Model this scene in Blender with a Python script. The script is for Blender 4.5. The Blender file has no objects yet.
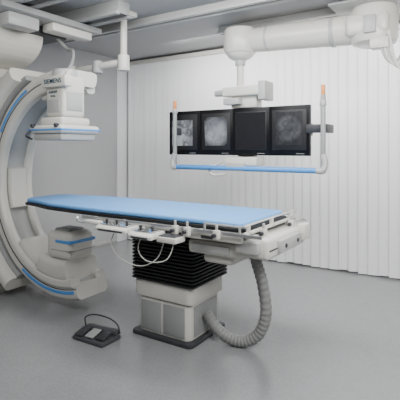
import bpy, bmesh, math, random
from mathutils import Vector, Matrix
random.seed(4)
S=bpy.context.scene
COL=S.collection
W={}
# ---------------------------------------------------------------- materials
def mat(name,c,rough=.45,metal=0,bump=0,bscale=40,var=0,emit=0,spec=.5,coat=0):
    m=bpy.data.materials.new(name); m.use_nodes=True
    nt=m.node_tree; b=nt.nodes['Principled BSDF']
    b.inputs['Base Color'].default_value=(*c,1)
    b.inputs['Roughness'].default_value=rough
    b.inputs['Metallic'].default_value=metal
    b.inputs['Specular IOR Level'].default_value=spec
    b.inputs['Coat Weight'].default_value=coat
    tc=nt.nodes.new('ShaderNodeTexCoord')
    n=nt.nodes.new('ShaderNodeTexNoise'); n.inputs['Scale'].default_value=bscale; n.inputs['Detail'].default_value=4
    nt.links.new(tc.outputs['Object'],n.inputs['Vector'])
    if var:
        mx=nt.nodes.new('ShaderNodeMix'); mx.data_type='RGBA'
        mx.inputs['A'].default_value=(*[x*(1-var) for x in c],1)
        mx.inputs['B'].default_value=(*[min(1,x*(1+var)) for x in c],1)
        nt.links.new(n.outputs['Fac'],mx.inputs['Factor'])
        nt.links.new(mx.outputs['Result'],b.inputs['Base Color'])
    if bump:
        bp=nt.nodes.new('ShaderNodeBump'); bp.inputs['Strength'].default_value=bump; bp.inputs['Distance'].default_value=.002
        nt.links.new(n.outputs['Fac'],bp.inputs['Height']); nt.links.new(bp.outputs['Normal'],b.inputs['Normal'])
    return m
ENAM=mat('enamel_white',(.66,.645,.59),.25,var=.03)
ENAM2=mat('enamel_grey',(.30,.305,.30),.4,var=.03)
PALE=mat('pale_grey_plastic',(.43,.435,.42),.35,var=.03)
BLUE=mat('blue_trim',(.08,.30,.70),.35,var=.04)
MATT=mat('mattress_blue',(.15,.39,.78),.5,bump=.3,bscale=120,var=.04)
DARK=mat('dark_grey_plastic',(.035,.037,.042),.45,var=.1)
BLK=mat('black_rubber',(.008,.008,.009),.5,var=.1)
BEZ=mat('black_bezel',(.004,.004,.005),.35,var=.1,spec=.25)
STEEL=mat('brushed_steel',(.6,.6,.6),.3,metal=.9,bump=.1)
ORANGE=mat('orange_cap',(.75,.28,.08),.4,var=.05)
HOSE=mat('hose_grey',(.23,.23,.225),.45,var=.05)
BLIND=mat('blind_fabric',(.92,.92,.92),.8,bump=.2,bscale=200,var=.02)
TXT=mat('lettering_teal',(.0,.05,.08),.5,var=.02)
CHARC=mat('charcoal_panel',(.06,.062,.068),.4,var=.06)
# ---------------------------------------------------------------- builder
class B:
    def __init__(s): s.bm=bmesh.new(); s.mats=[]
    def mi(s,m):
        if m not in s.mats: s.mats.append(m)
        return s.mats.index(m)
    def add(s,t,m,M=None):
        if M is not None: bmesh.ops.transform(t,matrix=M,verts=t.verts)
        bmesh.ops.recalc_face_normals(t,faces=t.faces)
        i=s.mi(m)
        for f in t.faces: f.material_index=i
        me=bpy.data.meshes.new('tmp'); t.to_mesh(me); t.free()
        s.bm.from_mesh(me); bpy.data.meshes.remove(me); return s
    def box(s,a,b,m,bev=.01,seg=2,rot=None):
        t=bmesh.new(); bmesh.ops.create_cube(t,size=1)
        a=Vector(a); b=Vector(b); d=b-a; c=(a+b)/2
        bmesh.ops.scale(t,vec=[abs(x) for x in d],verts=t.verts)
        if bev: 
            bv=min(bev,min(abs(x) for x in d)*.45)
            bmesh.ops.bevel(t,geom=t.edges[:],offset=bv,segments=seg,profile=.5,affect='EDGES')
        M=Matrix.Translation(c)
        if rot: M=M@Matrix.Rotation(math.radians(rot[1]),4,rot[0])
        return s.add(t,m,M)
    def cyl(s,p,q,r,m,r2=None,n=32,bev=.006):
        p=Vector(p); q=Vector(q); d=q-p; L=d.length
        t=bmesh.new(); bmesh.ops.create_cone(t,cap_ends=True,segments=n,radius1=r,radius2=r if r2 is None else r2,depth=L)
        if bev:
            es=[e for e in t.edges if abs(e.verts[0].co.z-e.verts[1].co.z)<1e-6]
            bmesh.ops.bevel(t,geom=es,offset=min(bev,r*.4,L*.4),segments=2,profile=.5,affect='EDGES')
        M=Matrix.Translation((p+q)/2)@d.to_track_quat('Z','Y').to_matrix().to_4x4()
        return s.add(t,m,M)
    def ball(s,p,r,m,sc=(1,1,1)):
        t=bmesh.new(); bmesh.ops.create_uvsphere(t,u_segments=24,v_segments=14,radius=r)
        return s.add(t,m,Matrix.Translation(p)@Matrix.Diagonal((*sc,1)))
    def tube(s,pts,r,m,n=12,sm=8,rib=None):
        P=[Vector(p) for p in pts]; out=[]
        for i in range(len(P)-1):
            p0=P[max(i-1,0)];p1=P[i];p2=P[i+1];p3=P[min(i+2,len(P)-1)]
            for k in range(sm):
                u=k/sm
                out.append(.5*((2*p1)+(p2-p0)*u+(2*p0-5*p1+4*p2-p3)*u*u+(3*p1-p0-3*p2+p3)*u**3))
        out.append(P[-1]); t=bmesh.new(); rings=[]; up=None
        for i,p in enumerate(out):
            tg=(out[min(i+1,len(out)-1)]-out[max(i-1,0)]).normalized()
            if up is None:
                up=Vector((0,0,1)) if abs(tg.z)<.9 else Vector((1,0,0))
            up=(up-tg*up.dot(tg)).normalized(); sd=tg.cross(up)
            rr=r*(1+(rib if (i%4) in (1,2) else 0)) if rib else r
            rings.append([t.verts.new(p+(up*math.cos(2*math.pi*j/n)+sd*math.sin(2*math.pi*j/n))*rr) for j in range(n)])
        for a,b in zip(rings,rings[1:]):
            for j in range(n): t.faces.new((a[j],a[(j+1)%n],b[(j+1)%n],b[j]))
        t.faces.new(rings[0]); t.faces.new(rings[-1])
        return s.add(t,m)
    def arc(s,c,prof,a0,a1,m,n=64):
        t=bmesh.new(); rings=[]
        for i in range(n+1):
            a=math.radians(a0+(a1-a0)*i/n)
            rings.append([t.verts.new((c[0]+r*math.cos(a),c[1]+y,c[2]+r*math.sin(a))) for r,y in prof])
        k=len(prof)
        for a,b in zip(rings,rings[1:]):
            for j in range(k): t.faces.new((a[j],a[(j+1)%k],b[(j+1)%k],b[j]))
        t.faces.new(rings[0]); t.faces.new(rings[-1])
        return s.add(t,m)
    def prism(s,poly,z0,z1,m,bev=.01,axis='Z'):
        t=bmesh.new()
        if axis=='Z': vs=[t.verts.new((x,y,z0)) for x,y in poly]; d=Vector((0,0,z1-z0))
        elif axis=='Y': vs=[t.verts.new((x,z0,y)) for x,y in poly]; d=Vector((0,z1-z0,0))
        else: vs=[t.verts.new((z0,x,y)) for x,y in poly]; d=Vector((z1-z0,0,0))
        f=t.faces.new(vs); r=bmesh.ops.extrude_face_region(t,geom=[f])
        bmesh.ops.translate(t,vec=d,verts=[v for v in r['geom'] if isinstance(v,bmesh.types.BMVert)])
        bmesh.ops.recalc_face_normals(t,faces=t.faces)
        if bev: bmesh.ops.bevel(t,geom=t.edges[:],offset=bev,segments=2,profile=.5,affect='EDGES')
        return s.add(t,m)
    def done(s,name,parent=None,ang=35,**props):
        bm=s.bm; xs=[v.co for v in bm.verts]
        lo=Vector([min(v[i] for v in xs) for i in range(3)]); hi=Vector([max(v[i] for v in xs) for i in range(3)])
        c=(lo+hi)/2
        if parent is None: c.z=lo.z
        bmesh.ops.translate(bm,vec=-c,verts=bm.verts)
        me=bpy.data.meshes.new(name); bm.to_mesh(me); bm.free()
        for m in s.mats: me.materials.append(m)
        for p in me.polygons: p.use_smooth=True
        me.set_sharp_from_angle(angle=math.radians(ang))
        o=bpy.data.objects.new(name,me); COL.objects.link(o); W[o.name]=c.copy()
        if parent: o.parent=parent; o.location=c-W[parent.name]
        else: o.location=c
        for k,v in props.items(): o[k]=v
        return o
def empty(name,loc,label,cat,**k):
    o=bpy.data.objects.new(name,None); o.empty_display_size=.1; COL.objects.link(o); o.location=loc; W[o.name]=Vector(loc)
    o['label']=label; o['category']=cat
    for a,b in k.items(): o[a]=b
    return o
def text(body,loc,size,m,name,parent,ext=.0015,bold=0,sp=1.1):
    cu=bpy.data.curves.new('t','FONT'); cu.body=body; cu.size=size; cu.extrude=ext; cu.offset=bold; cu.space_character=sp; cu.align_x='CENTER'; cu.align_y='CENTER'
    o=bpy.data.objects.new('t',cu); COL.objects.link(o)
    bpy.context.view_layer.update()
    dg=bpy.context.evaluated_depsgraph_get(); me=bpy.data.meshes.new_from_object(o.evaluated_get(dg))
    bpy.data.objects.remove(o)
    me.transform(Matrix.Rotation(math.radians(90),4,'X'))
    me.materials.clear(); me.materials.append(m)
    for p in me.polygons: p.material_index=0
    n=bpy.data.objects.new(name,me); COL.objects.link(n); W[n.name]=Vector(loc)
    n.parent=parent; n.location=Vector(loc)-W[parent.name]
    return n
def rrect(x0,y0,x1,y1,r,n=6):
    out=[]
    for cx,cy,a in ((x1-r,y1-r,0),(x0+r,y1-r,90),(x0+r,y0+r,180),(x1-r,y0+r,270)):
        for i in range(n+1):
            t=math.radians(a+90*i/n); out.append((cx+r*math.cos(t),cy+r*math.sin(t)))
    return out
# ---------------------------------------------------------------- room
XL,YB,ZC=-4.89,5.45,2.89
XR,YF=3.2,-2.6
fm=bpy.data.materials.new('floor_vinyl'); fm.use_nodes=True; nt=fm.node_tree; b=nt.nodes['Principled BSDF']
tc=nt.nodes.new('ShaderNodeTexCoord'); n=nt.nodes.new('ShaderNodeTexNoise'); n.inputs['Scale'].default_value=9; n.inputs['Detail'].default_value=10; n.inputs['Roughness'].default_value=.8
n2=nt.nodes.new('ShaderNodeTexNoise'); n2.inputs['Scale'].default_value=60; n2.inputs['Detail'].default_value=3
r=nt.nodes.new('ShaderNodeValToRGB'); r.color_ramp.elements[0].color=(.228,.231,.234,1); r.color_ramp.elements[1].color=(.272,.276,.28,1)
r.color_ramp.elements[0].position=.38; r.color_ramp.elements[1].position=.62
ad=nt.nodes.new('ShaderNodeMath'); ad.operation='MULTIPLY_ADD'; ad.inputs[1].default_value=.4
nt.links.new(tc.outputs['Object'],n.inputs['Vector']); nt.links.new(tc.outputs['Object'],n2.inputs['Vector'])
nt.links.new(n.outputs['Fac'],ad.inputs[0]); 
ml=nt.nodes.new('ShaderNodeMath'); ml.operation='MULTIPLY'; ml.inputs[1].default_value=.6
nt.links.new(n2.outputs['Fac'],ml.inputs[0]); nt.links.new(ml.outputs[0],ad.inputs[2]); nt.links.new(ad.outputs[0],r.inputs['Fac'])
nt.links.new(r.outputs['Color'],b.inputs['Base Color']); b.inputs['Roughness'].default_value=.24
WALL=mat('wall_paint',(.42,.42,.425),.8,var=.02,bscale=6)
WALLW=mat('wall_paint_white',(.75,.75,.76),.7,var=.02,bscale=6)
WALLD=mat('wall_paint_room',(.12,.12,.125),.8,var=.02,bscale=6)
CEIL=mat('ceiling_paint',(.42,.42,.42),.8,var=.02,bscale=5)
def st(name,a,b,m,bev=0):
    return B().box(a,b,m,bev=bev).done(name,kind='structure')
st('floor',(XL-.1,YF,-.1),(XR,YB+.1,0),fm)
st('ceiling',(XL-.1,YF,ZC),(XR,YB+.1,ZC+.1),CEIL)
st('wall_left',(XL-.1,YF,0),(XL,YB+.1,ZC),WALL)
st('wall_back',(XL,YB,0),(XR,YB+.1,ZC),WALLW)
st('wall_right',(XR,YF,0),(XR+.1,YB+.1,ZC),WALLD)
st('trim_1',(XL,5.12,0),(XL+.03,5.45,ZC),WALLW,.005)
st('baseboard_left',(XL,YF,0),(XL+.015,5.12,.05),PALE,.003)
# vertical blind -------------------------------------------------
bl=empty('vertical_blind',(-2.2,5.36,0),'white fabric vertical blind with closed slats covering the wall','blind')
hb=B(); hb.box((-4.84,5.29,2.80),(.9,5.37,2.86),ENAM,.006); hb.done('headrail',bl)
sb=B(); x=-4.76; k=0
while x<.86:
    t=bmesh.new(); wd=.127; nseg=4; vs=[]
    base=3.5+13*max(0,min(1,(x+3.4)/2.0))
    ang=math.radians(base+random.uniform(-2,2)); zb=.022+random.uniform(-.010,.016)
    for side in (0,1):
        row=[]
        for i in range(nseg+1):
            u=(i/nseg-.5); lx=u*wd; ly=.002*(1-4*u*u)+side*.001
            X=x+lx*math.cos(ang)-ly*math.sin(ang); Y=5.335+lx*math.sin(ang)-ly*math.cos(ang)-.003*(k%2)
            row.append((t.verts.new((X,Y,zb)),t.verts.new((X,Y,2.80))))
        vs.append(row)
    for row in vs:
        for a,c in zip(row,row[1:]): t.faces.new((a[0],c[0],c[1],a[1]))
    for i in (0,nseg): t.faces.new((vs[0][i][0],vs[1][i][0],vs[1][i][1],vs[0][i][1]))
    for z in (0,1):
        for i in range(nseg): t.faces.new((vs[0][i][z],vs[0][i+1][z],vs[1][i+1][z],vs[1][i][z]))
    sb.add(t,BLIND); x+=.112; k+=1
sb.done('slats',bl,kind='stuff')

# ---------------------------------------------------------------- patient table
YC=2.86
pt=empty('patient_table',(-2.15,2.93,0),'white motorised patient table on a pedestal with black bellows','examination table')
p=B()
p.prism(rrect(-2.38,2.66,-1.80,3.19,.04),0,.03,DARK,.006)
p.prism(rrect(-2.34,2.70,-1.84,3.15,.05),.03,.30,ENAM,.008)
p.prism(rrect(-2.37,2.68,-1.81,3.17,.05),.308,.44,ENAM,.014)
p.done('pedestal',pt)
for a,b_ in (((-2.30,2.693,.05),(-2.10,2.70,.28)),((-2.08,2.693,.05),(-1.88,2.70,.28)),((-1.842,2.76,.05),(-1.833,3.09,.28))):
    B().box(a,b_,ENAM2,.003).done('access_panel',pt,label='grey pedestal cover plate')
q=B(); N=15; z0=.44; dz=(.845-z0)/N
for i in range(N):
    z=z0+i*dz
    poly=rrect(-2.38,2.66,-1.78,3.19,.03,3)
    inn=rrect(-2.36,2.68,-1.80,3.17,.03,3)
    t=bmesh.new()
    A=[t.verts.new((x,y,z)) for x,y in inn]; C=[t.verts.new((x,y,z+dz*.3)) for x,y in poly]; C2=[t.verts.new((x,y,z+dz*.7)) for x,y in poly]; D=[t.verts.new((x,y,z+dz)) for x,y in inn]
    nn=len(A)
    for a,c in ((A,C),(C,C2),(C2,D)):
        for j in range(nn): t.faces.new((a[j],a[(j+1)%nn],c[(j+1)%nn],c[j]))
    t.faces.new(A); t.faces.new(D)
    q.add(t,BLK)
q.done('bellows',pt,ang=20,label='black rubber accordion bellows')
q=B()
q.box((-2.48,2.60,.845),(-1.22,3.24,.88),ENAM,.01,3)
q.box((-1.76,2.56,.745),(-1.34,3.16,.845),ENAM,.025,3)
q.box((-1.66,2.60,.68),(-1.42,3.10,.75),ENAM,.03,3)
q.box((-1.72,2.548,.765),(-1.42,2.565,.82),PALE,.006)
q.done('carriage',pt)
q=B()
q.box((-1.37,2.58,.755),(-1.15,3.26,.90),ENAM,.03,3)
q.box((-1.16,2.72,.78),(-1.12,3.10,.87),PALE,.012)
q.box((-1.17,3.12,.80),(-1.10,3.24,.92),ENAM,.015); q.box((-1.36,2.52,.80),(-1.20,2.59,.88),PALE,.012)
q.box((-1.155,2.60,.815),(-1.145,3.10,.823),DARK,.001)
q.done('end_housing',pt)
for y in (2.80,3.02):
    q=B(); q.cyl((-1.125,y,.825),(-1.112,y,.825),.015,DARK,n=20); q.done('connector_socket',pt,label='dark round connector socket')
hw=.355
def topoutline(h,x0,x1,hh):
    pts=[(x1-.04,YC-h),(x1,YC-h+.04),(x1,YC+h-.04),(x1-.04,YC+h),(x0+.85,YC+h),(x0+.5,YC+h*.93),(x0+.22,YC+hh*1.1),(x0+.06,YC+hh),(x0,YC+hh-.07),
         (x0,YC-hh+.07),(x0+.06,YC-hh),(x0+.22,YC-hh*1.1),(x0+.5,YC-h*.93),(x0+.85,YC-h)]
    return pts
q=B(); q.prism(topoutline(hw+.01,-3.74,-1.27,.24),.937,.962,BLK,.006); q.done('tabletop',pt,label='dark carbon fibre tabletop plate')
mt=B(); mt.prism(topoutline(hw,-3.72,-1.30,.235),.9625,1.0,MATT,.014)
mo=mt.done('mattress',None,ang=50); mo['label']='thin light blue padded mattress lying on the patient table'; mo['category']='mattress'
for y in (YC-hw-.045,YC+hw+.045):
    q=B(); q.box((-2.72,y-.006,.918),(-1.14,y+.006,.940),STEEL,.003)
    s_=1 if y<YC else -1
    for xx in (-2.6,-2.3,-2.0,-1.6,-1.2): q.box((xx-.015,min(y,y+s_*.05),.918),(xx+.015,max(y,y+s_*.05),.938),PALE,.003)
    q.done('side_rail',pt,label='steel accessory rail')
q=B()
q.box((-1.27,2.46,.93),(-1.24,3.27,.948),ENAM,.005)
for y in (2.5,2.86,3.24):
    q.box((-1.265,y-.010,.93),(-1.24,y+.010,.995),ENAM,.004)
q.box((-1.26,2.44,.985),(-1.247,3.31,.997),ENAM,.004)
q.done('end_rail',pt,label='white transverse guide rail across the foot end')
q=B(); q.box((-1.56,2.455,.975),(-1.24,2.465,.988),PALE,.004); q.box((-1.56,2.455,.93),(-1.545,2.465,.98),PALE,.003); q.box((-1.3,2.455,.93),(-1.285,2.465,.98),PALE,.003); q.done('corner_rail',pt)
for (x,y) in ((-1.45,2.44),(-1.68,2.44),(-1.78,2.44),(-1.3,3.29),(-1.2,3.1),(-1.22,2.66)):
    q=B(); q.box((x-.02,y-.02,.89),(x+.02,y+.02,.950),ENAM,.006); q.cyl((x,y,.950),(x,y,.985),.009,PALE)
    q.cyl((x,y-.02,.92),(x,y-.05,.92),.013,DARK); q.done('rail_clamp',pt)
def unit(x0,x1,y0,y1,z0,z1,knobs,name='control_panel'):
    c=B()
    poly=[(y0,z0),(y1,z0),(y1,z1),(y0+.03,z1-.005),(y0,z0+.025)]
    c.prism(poly,x0,x1,ENAM,.006,axis='X')
    ob=c.done(name,pt)
    for i in range(knobs):
        kk=B(); xx=x0+(i+.5)*(x1-x0)/knobs
        kk.cyl((xx,(y0+y1)/2,z1-.004),(xx,(y0+y1)/2,z1+.025),.008,DARK,n=16); kk.ball((xx,(y0+y1)/2,z1+.028),.012,DARK)
        kk.done('joystick',ob,label='dark joystick knob')
    dd=B(); dd.box((x0+.02,y0+.04,z1-.002),(x1-.02,y1-.015,z1+.002),ENAM2,.001)
    for j in range(3):
        for i in range(6):
            xx=x0+.028+i*(x1-x0-.06)/6; dd.box((xx,y0+.042+j*.034,z1),(xx+.02,y0+.056+j*.034,z1+.005),BLUE if (i+j)%5==0 else DARK,.001)
    dd.box((x0+.03,y0-.002,z0+.004),(x1-.03,y0+.004,z0+.016),DARK,.001)
    dd.done('keypad',ob,label='grey keypad with small dark keys')
unit(-2.42,-2.12,2.31,2.46,.872,.915,3)
unit(-2.09,-1.88,2.30,2.46,.855,.90,2)
q=B(); q.box((-1.86,2.33,.845),(-1.70,2.45,.885),ENAM,.01); q.box((-1.85,2.34,.885),(-1.71,2.44,.89),DARK,.001); q.done('touch_panel',pt,label='small touch panel with dark display')
q=B(); q.box((-2.62,2.38,.895),(-2.46,2.44,.922),ENAM,.01); q.tube([(-2.62,2.40,.90),(-2.68,2.38,.91),(-2.66,2.36,.94)],.008,STEEL); q.done('rail_handle',pt)
q=B(); q.box((-2.66,2.49,.865),(-1.3,2.53,.935),ENAM,.008); q.box((-2.66,3.22,.865),(-1.3,3.26,.935),ENAM,.008); q.box((-2.68,2.49,.87),(-2.60,3.26,.90),ENAM,.008)
for xx in (-2.5,-2.2,-1.9,-1.6): q.box((xx,2.484,.875),(xx+.14,2.492,.895),DARK,.002)
q.cyl((-2.1,2.49,.88),(-2.1,2.44,.88),.025,PALE); q.done('guide_frame',pt)
q=B(); q.tube([(-1.43,2.95,.74),(-1.41,2.95,.64),(-1.36,2.95,.48),(-1.335,2.95,.28),(-1.38,2.94,.13),(-1.48,2.92,.052),(-1.60,2.9,.048),(-1.72,2.90,.10),(-1.82,2.90,.20)],.040,HOSE,n=18,sm=18,rib=.11)
q.cyl((-1.43,2.95,.77),(-1.42,2.95,.67),.052,DARK); q.done('cable_hose',pt,ang=40,label='thick ribbed grey cable hose looping down to the floor')
q=B(); q.tube([(-2.3,2.42,.89),(-2.32,2.38,.78),(-2.24,2.38,.68),(-2.06,2.40,.64),(-1.92,2.42,.71),(-1.88,2.45,.84)],.004,ENAM,n=8); q.done('cable',pt,label='thin white looping cable')
q=B(); q.tube([(-2.05,2.42,.88),(-2.06,2.38,.76),(-1.97,2.38,.69),(-1.82,2.40,.72),(-1.78,2.44,.86)],.004,ENAM,n=8); q.done('cable',pt,label='thin white looping cable')

# ---------------------------------------------------------------- foot switch
fs=empty('foot_switch',(-2.42,2.33,0),'dark grey metal foot switch with pedals and carrying handle','foot switch')
q=B(); q.prism([(-2.60,2.24),(-2.28,2.20),(-2.25,2.42),(-2.57,2.46)],0,.035,CHARC,.012); q.done('body',fs)
for i in range(3):
    x=-2.575+i*.102; q=B(); q.box((x,2.235,.052),(x+.080,2.36,.066),ENAM2 if i==1 else DARK,.006,rot=('X',10)); q.done('pedal',fs)
q=B(); q.box((-2.575,2.37,.03),(-2.265,2.44,.075),CHARC,.015); q.done('hood',fs)
q=B(); q.tube([(-2.59,2.41,.05),(-2.59,2.40,.13),(-2.50,2.40,.17),(-2.36,2.39,.17),(-2.27,2.39,.13),(-2.25,2.40,.05)],.006,DARK,n=10); q.done('handle',fs)
fs.location=(-2.52,2.43,0); fs.scale=(.98,.92,.92); fs.rotation_euler=(0,0,math.radians(8))

# ---------------------------------------------------------------- c-arm
CX,CY,CZ,=-3.30,2.86,1.15
ca=empty('c_arm_x_ray_machine',(-3.9,2.86,0),'large white C-shaped x-ray arm with blue stripes around the table head','x-ray machine')
def rp(r0,r1,y0,y1,b=.03):
    return [(r0+b,y0),(r1-b,y0),(r1,y0+b),(r1,y1-b),(r1-b,y1),(r0+b,y1),(r0,y1-b),(r0,y0+b)]
def rpr(r0,r1,y0,y1,b=.05,n=5):
    return rrect(r0,y0,r1,y1,b,n)
C0=(CX,CY,CZ)
q=B(); q.arc(C0,rpr(.92,1.06,-.185,.185,.05),82,286,ENAM,96)
q.arc(C0,rpr(.86,.95,-.20,-.10,.03),84,284,ENAM,96)
q.arc(C0,rpr(.86,.95,.10,.20,.03),84,284,ENAM,96)
q.arc(C0,rp(.895,.925,-.12,.12,.004),84,282,PALE,96)
q.done('c_arc',ca,ang=60)
q=B(); q.arc(C0,rp(.955,.961,-.189,-.180,.001),82,286,DARK,96); q.done('arc_seam',ca,label='thin dark seam along the arc')
for a0,a1 in ((116,150),(240,284)):
    q=B(); q.arc(C0,rp(.972,.999,-.192,-.180,.002),a0,a1,BLUE,32); q.done('trim_stripe',ca,label='blue curved trim stripe')
C1=(CX-.02,CY-.06,CZ)
q=B(); q.arc(C1,rp(1.065,1.12,-.14,.2,.01),112,240,ENAM2,64)
q.arc(C1,rpr(1.09,1.24,-.24,.24,.06),116,240,ENAM,64); q.arc(C1,rpr(1.22,1.42,-.30,.24,.09),126,234,ENAM,64)
q.done('carrier_arm',ca,ang=60)
q=B(); q.prism(rrect(-4.50,.92,-4.16,1.38,.08),2.545,2.68,PALE,.015,axis='Y'); q.cyl((-4.33,2.55,1.15),(-4.33,2.52,1.15),.12,ENAM2,n=40); q.done('carrier_joint',ca)
q=B()
def curve(off):
    pts=[(-4.75,2.30+off)]
    for i in range(9):
        t=i/8; pts.append((-4.14+.42*math.sin(t*math.pi/2)-off*.6*t, 2.58-.28*math.cos(t*math.pi/2)+off*(1-t)))
    return pts
lo=curve(0)
q.prism(lo+[(-3.72,2.60),(-4.75,2.60)],2.36,2.86,ENAM,.012,axis='Y')
m_=q.done('swivel_housing',ca,ang=50)
q=B(); a=curve(.04); b_=curve(.09)
q.prism(a+b_[::-1],2.352,2.868,BLUE,0,axis='Y'); q.done('trim_stripe',m_,label='blue curved trim stripe')
q=B(); q.box((-4.7,2.2,2.68),(-3.40,3.35,2.74),ENAM2,.01); q.box((-4.6,2.4,2.60),(-3.66,3.1,2.69),DARK,.01)
q.box((-3.62,2.30,2.56),(-3.46,2.62,2.68),PALE,.02); q.box((-3.60,2.75,2.60),(-3.44,3.25,2.68),ENAM,.015)
for yy in (2.45,3.15): q.cyl((-3.5,yy-.09,2.73),(-3.5,yy+.09,2.73),.035,DARK)
q.tube([(-3.7,3.0,2.62),(-3.6,3.05,2.50),(-3.45,3.0,2.44),(-3.35,2.9,2.3),(-3.30,2.80,2.2)],.018,ENAM2)
q.done('ceiling_trolley',ca)
# detector
q=B(); q.box((-3.38,2.62,1.76),(-3.14,2.88,2.14),ENAM,.03,3); q.box((-3.38,2.57,2.025),(-3.06,2.66,2.12),ENAM,.008)
q.cyl((-3.27,2.76,2.10),(-3.27,2.76,2.20),.12,PALE)
q.box((-3.35,2.615,1.80),(-3.19,2.622,1.92),PALE,.003); q.box((-3.142,2.66,1.82),(-3.134,2.84,1.99),PALE,.003)
dc=q.done('detector_lift',ca)
text('SIEMENS',(-3.22,2.567,2.073),.058,TXT,'lettering',dc,bold=.0004)
text('AXIOM',(-3.27,2.612,1.985),.034,TXT,'lettering',dc)
text('Artis',(-3.27,2.612,1.95),.03,TXT,'lettering',dc)
q=B(); q.box((-3.51,2.53,1.61),(-3.06,2.99,1.685),ENAM,.03,3); q.box((-3.48,2.56,1.55),(-3.09,2.96,1.61),PALE,.015)
q.box((-3.43,2.59,1.68),(-3.12,2.93,1.76),ENAM,.03,3)
dt=q.done('flat_detector',ca)
q=B(); q.box((-3.514,2.526,1.635),(-3.056,2.994,1.652),BLUE,.004); q.done('trim_stripe',dt,label='blue trim stripe')
for xx in (-3.44,-3.12):
    q=B(); q.cyl((xx,2.51,1.68),(xx,2.55,1.68),.018,DARK); q.done('grip_knob',dt)
q=B(); q.tube([(-3.46,2.52,1.64),(-3.48,2.49,1.59),(-3.40,2.49,1.56)],.01,DARK); q.done('grip_handle',dt)
# tube
q=B(); q.box((-3.46,2.68,.45),(-3.12,2.98,.71),ENAM,.06,5); q.box((-3.40,2.74,.70),(-3.2,2.92,.73),ENAM2,.01)
tb=q.done('x_ray_tube',ca)
q=B(); q.box((-3.32,2.672,.61),(-3.112,2.986,.64),BLUE,.012); q.done('trim_stripe',tb,label='blue trim stripe')
q=B(); q.box((-3.38,2.676,.54),(-3.116,2.984,.548),ENAM2,.004); q.done('groove_band',tb,label='grey groove band')
q=B(); q.arc(C0,rpr(.70,.90,-.20,.18,.06),252,280,ENAM,24); q.done('tube_housing',ca,ang=60)
q=B(); q.arc(C0,rpr(.82,.90,-.10,.10,.03),172,200,ENAM,32); q.done('arc_cover',ca,ang=60)
q=B(); q.arc(C0,rpr(.80,.90,-.165,.165,.04),226,256,ENAM,32); q.done('arc_cover',ca,ang=60)
q=B(); q.arc(C0,rpr(.82,.90,-.14,.14,.03),92,108,ENAM,32); q.done('arc_cover',ca,ang=60)

# ceiling rails --------------------------------------------------
def rail(y,x0,x1,z0,w,lab,name='ceiling_rail',mm=ENAM):
    q=B(); q.box((x0,y-w/2,z0+.02),(x1,y+w/2,ZC),mm,.006); q.box((x0,y-w/2-.03,z0),(x1,y-w/2+.02,z0+.03),mm,.004); q.box((x0,y+w/2-.02,z0),(x1,y+w/2+.03,z0+.03),mm,.004)
    q.box((x0+.01,y-w/4,z0+.012),(x1-.01,y+w/4,z0+.022),DARK,.001)
    o=q.done(name); o['label']=lab; o['category']='ceiling rail'; o['group']='ceiling rails'
rail(2.45,-4.88,-2.9,2.745,.16,'grey metal ceiling rail carrying the x-ray machine',mm=ENAM2)
rail(3.15,-4.88,-2.9,2.745,.16,'grey metal ceiling rail carrying the x-ray machine',mm=ENAM2)
rail(3.70,-4.5,.8,2.80,.08,'slim white metal ceiling rail',mm=PALE)
rail(4.45,-2.6,.8,2.80,.08,'slim white metal ceiling rail',mm=PALE)

# ceiling arm ----------------------------------------------------
sa=empty('ceiling_support_arm',(-3.15,3.4,2.3),'short white jointed support arm hanging from the ceiling','support arm')
q=B(); q.box((-3.24,3.30,2.84),(-3.04,3.50,ZC),ENAM,.01); q.cyl((-3.14,3.4,2.86),(-3.14,3.4,2.42),.035,ENAM); q.done('post',sa)
q=B(); q.cyl((-3.14,3.4,2.28),(-3.14,3.4,2.44),.06,ENAM); q.cyl((-3.9,3.4,2.35),(-3.14,3.4,2.37),.038,ENAM); q.cyl((-3.52,3.4,2.29),(-3.52,3.4,2.42),.055,PALE); q.ball((-3.9,3.4,2.35),.06,ENAM); q.done('arm',sa)

# ---------------------------------------------------------------- monitor boom
MY=4.05
mbm=empty('monitor_boom',(-2.1,4.2,1.25),'white ceiling boom carrying a row of four black medical monitors','monitor boom')
q=B(); q.cyl((-2.2,4.2,2.47),(-2.2,4.2,2.77),.18,ENAM,n=48,bev=.07); q.ball((-2.2,4.2,2.50),.15,ENAM,(1,1,.6))
q.cyl((-2.2,4.2,2.62),(-.95,4.3,2.60),.125,ENAM,r2=.145,n=40)
q.cyl((-1.25,4.276,2.6),(-1.21,4.279,2.6),.147,PALE,n=40); q.cyl((-1.9,4.224,2.615),(-1.87,4.226,2.615),.132,PALE,n=40)
q.done('boom_arm',mbm)
q=B(); q.cyl((-.86,4.3,2.43),(-.86,4.3,2.80),.21,ENAM,n=48,bev=.06); q.box((-1.08,4.10,2.50),(-.70,4.48,2.70),ENAM,.05,3); q.cyl((-.86,4.3,2.78),(-.86,4.3,2.86),.11,PALE); q.box((-1.2,4.0,2.775),(-.5,4.60,2.797),PALE,.005)
q.box((-.9,4.06,2.5),(-.8,4.10,2.66),PALE,.01); q.done('ceiling_swivel',mbm)
q=B(); q.cyl((-2.2,4.2,2.10),(-2.2,4.2,2.52),.038,ENAM); q.cyl((-2.2,4.2,2.36),(-2.2,4.2,2.42),.055,PALE); q.done('drop_post',mbm)
q=B(); q.box((-2.34,4.04,2.02),(-1.90,4.28,2.12),ENAM,.02,3); q.box((-2.26,4.1,1.9),(-1.96,4.24,2.03),ENAM,.015); q.box((-1.92,4.04,1.97),(-1.84,4.26,2.16),PALE,.01); q.cyl((-2.46,4.12,2.07),(-2.3,4.12,2.07),.035,PALE); q.box((-2.3,4.0,1.93),(-2.12,4.1,2.0),PALE,.01)
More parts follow.
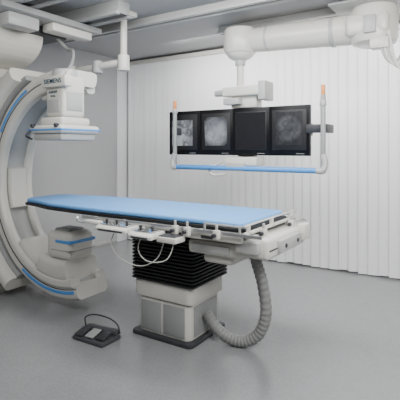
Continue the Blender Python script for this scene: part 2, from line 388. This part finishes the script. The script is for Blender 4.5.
q.box((-2.98,4.16,1.60),(-1.40,4.2,1.72),ENAM2,.008); q.box((-2.2,4.14,1.3),(-2.0,4.2,1.9),ENAM2,.008)
q.done('mounting_bracket',mbm)
def screen_mat(i):
    m=bpy.data.materials.new('screen_image'); m.use_nodes=True; nt=m.node_tree; b=nt.nodes['Principled BSDF']
    b.inputs['Base Color'].default_value=(.01,.01,.012,1); b.inputs['Roughness'].default_value=.25
    tc=nt.nodes.new('ShaderNodeTexCoord'); n=nt.nodes.new('ShaderNodeTexNoise'); n.inputs['Detail'].default_value=3
    n.inputs['Scale'].default_value=[7,5,6,8][i]; n.inputs['Distortion'].default_value=.7
    mp=nt.nodes.new('ShaderNodeMapping'); mp.inputs['Location'].default_value=(i*3.1,0,i*1.7)
    nt.links.new(tc.outputs['Object'],mp.inputs['Vector']); nt.links.new(mp.outputs['Vector'],n.inputs['Vector'])
    g=nt.nodes.new('ShaderNodeVectorMath'); g.operation='LENGTH'; nt.links.new(tc.outputs['Object'],g.inputs[0])
    vn=nt.nodes.new('ShaderNodeTexNoise'); vn.inputs['Scale'].default_value=6; vn.inputs['Detail'].default_value=1
    nt.links.new(mp.outputs['Vector'],vn.inputs['Vector'])
    ab=nt.nodes.new('ShaderNodeMath'); ab.operation='SUBTRACT'; ab.inputs[1].default_value=.5; nt.links.new(vn.outputs['Fac'],ab.inputs[0])
    a2=nt.nodes.new('ShaderNodeMath'); a2.operation='ABSOLUTE'; nt.links.new(ab.outputs[0],a2.inputs[0])
    gt=nt.nodes.new('ShaderNodeMapRange'); gt.inputs['From Max'].default_value=.03; gt.inputs['To Min'].default_value=[.45,.7,1,.6][i]; nt.links.new(a2.outputs[0],gt.inputs['Value'])
    mr=nt.nodes.new('ShaderNodeMapRange')
    f0,f1,t1=[(0,.24,.6),(.10,.17,.25),(0,.3,1),(.10,.14,.3)][i]
    mr.inputs['From Min'].default_value=f0; mr.inputs['From Max'].default_value=f1; mr.inputs['To Min'].default_value=1; mr.inputs['To Max'].default_value=t1
    nt.links.new(g.outputs['Value'],mr.inputs['Value'])
    r=nt.nodes.new('ShaderNodeValToRGB'); e=r.color_ramp.elements
    lo,hi=[(.16,.52),(.22,.48),(.002,.004),(.05,.12)][i]
    e[0].position=.36; e[1].position=.62; e[0].color=(lo*.9,lo,lo*1.15,1); e[1].color=(hi*.95,hi,hi*1.07,1)
    nt.links.new(n.outputs['Fac'],r.inputs['Fac'])
    mu=nt.nodes.new('ShaderNodeMath'); mu.operation='MULTIPLY'; nt.links.new(mr.outputs[0],mu.inputs[0])
    nt.links.new(gt.outputs[0],mu.inputs[1])
    nt.links.new(r.outputs['Color'],b.inputs['Emission Color']); nt.links.new(mu.outputs[0],b.inputs['Emission Strength'])
    return m
for i in range(4):
    x0=-3.02+i*.4105; x1=x0+.4095; z0,z1=1.405,1.89
    q=B(); q.box((x0,MY-.02,z0),(x1,MY+.03,z1),BEZ,.002,2); q.box((x0+.05,MY+.03,z0+.06),(x1-.05,MY+.09,z1-.06),DARK,.02)
    m=q.done('monitor',mbm,label='square black-bezel medical monitor'); 
    q=B(); q.box((x0+.03,MY-.023,z0+.055),(x1-.03,MY-.019,z1-.04),BLK,.001)
    q.done('screen_surround',m)
    q=B(); sm=screen_mat(i); cx=(x0+x1)/2
    if i==0: q.box((x0+.045,MY-.027,z0+.10),(x1-.09,MY-.0235,z1-.10),sm,0)
    elif i==1:
        q.prism([(cx-.13,z0+.10),(cx+.10,z0+.10),(cx+.14,z0+.13),(cx+.14,z1-.12),(cx+.10,z1-.08),(cx-.10,z1-.08),(cx-.14,z1-.12)],MY-.027,MY-.0235,sm,0,axis='Y')
    elif i==2: q.box((x0+.04,MY-.027,z0+.065),(x1-.04,MY-.0235,z1-.05),sm,0)
    else: q.box((x0+.07,MY-.027,z0+.10),(x1-.07,MY-.0235,z1-.06),sm,0)
    q.done('screen',m,label='lit grey x-ray image' if i!=2 else 'dark blank screen')
    q=B(); q.box((x1-.13,MY-.023,z0+.018),(x1-.05,MY-.0195,z0+.023),ENAM2,0); q.done('button_strip',m)
for x,zt in ((-2.87,2.0),(-1.22,2.05)):
    q=B(); q.cyl((x,3.93,1.25),(x,3.93,zt-.09),.023,ENAM2); q.cyl((x,3.93,1.86),(x,3.93,1.91),.03,PALE); q.box((x-.025,3.93,1.62),(x+.025,4.18,1.70),DARK,.008)
    o=q.done('handle_post',mbm)
    q=B(); q.cyl((x,3.93,zt-.09),(x,3.93,zt),.019,ORANGE,n=20); q.done('post_cap',o,label='orange post cap')
q=B(); q.box((-1.40,3.99,1.62),(-1.24,4.02,1.70),DARK,.01); q.done('side_bracket',mbm,label='dark side bracket')
q=B(); q.cyl((-2.88,3.9,1.275),(-1.23,3.9,1.275),.026,BLUE); q.done('grab_bar',mbm,label='blue grab bar')
for x,s_ in ((-2.87,-1),(-1.22,1)):
    q=B(); q.tube([(x,3.93,1.42),(x+.02*s_,3.92,1.33),(x,3.90,1.275),(x-.05*s_,3.90,1.275)],.029,PALE)
    q.done('bar_end',mbm)
q=B(); q.box((-2.25,3.93,1.30),(-1.88,4.14,1.39),ENAM,.015); q.box((-2.2,3.88,1.25),(-2.0,3.93,1.33),PALE,.01); q.tube([(-2.3,3.98,1.34),(-2.42,3.93,1.26),(-2.35,3.9,1.2),(-2.2,3.9,1.22)],.012,ENAM); q.done('control_box',mbm)
q=B()
for k in range(4):
    dx=k*.03
    q.tube([(-.80+dx,4.15,2.52),(-.74+dx,4.12,2.30-.02*k),(-.66+dx,4.12,2.22-.02*k),(-.58+dx,4.15,2.34),(-.55+dx,4.2,2.56)],.012,ENAM if k%2 else PALE,n=8)
q.box((-.86,4.1,2.36),(-.70,4.2,2.46),ENAM,.015)
q.done('cable_bundle',mbm,label='bundle of pale looping cables')

# ---------------------------------------------------------------- light
wd=bpy.data.worlds.new('w'); S.world=wd; wd.use_nodes=True
wd.node_tree.nodes['Background'].inputs['Color'].default_value=(.95,.97,1,1); wd.node_tree.nodes['Background'].inputs['Strength'].default_value=.2
def area(loc,tgt,sx,sy,pw,col=(1,1,1)):
    l=bpy.data.lights.new('area','AREA'); l.shape='RECTANGLE'; l.size=sx; l.size_y=sy; l.energy=pw; l.color=col
    o=bpy.data.objects.new('added_light',l); COL.objects.link(o); o.location=loc  # added area lamp without a fixture, not a known room light
    o.rotation_euler=(Vector(tgt)-Vector(loc)).to_track_quat('-Z','Y').to_euler(); return o
area((-1.6,4.62,2.86),(-1.6,5.45,.9),3.8,.3,95)  # added wash to brighten the blinds
area((-1.8,2.9,2.86),(-1.9,3.6,0),1.8,.8,90)
area((.4,1.8,2.6),(-2.2,5.0,1.2),1.8,1.4,145)  # added front key, soft light towards the blinds
area((-2.4,.8,2.7),(-3.4,2.9,1.3),1.2,.8,32)  # added lamp to brighten the C-arm
# ---------------------------------------------------------------- camera
cam=bpy.data.cameras.new('camera'); co=bpy.data.objects.new('camera',cam); COL.objects.link(co)
cam.sensor_width=36; cam.lens=39.6; cam.shift_y=-.13
co.location=(0,0,1.48); co.rotation_euler=(math.radians(90),0,math.atan2(.543,.84))
S.camera=co
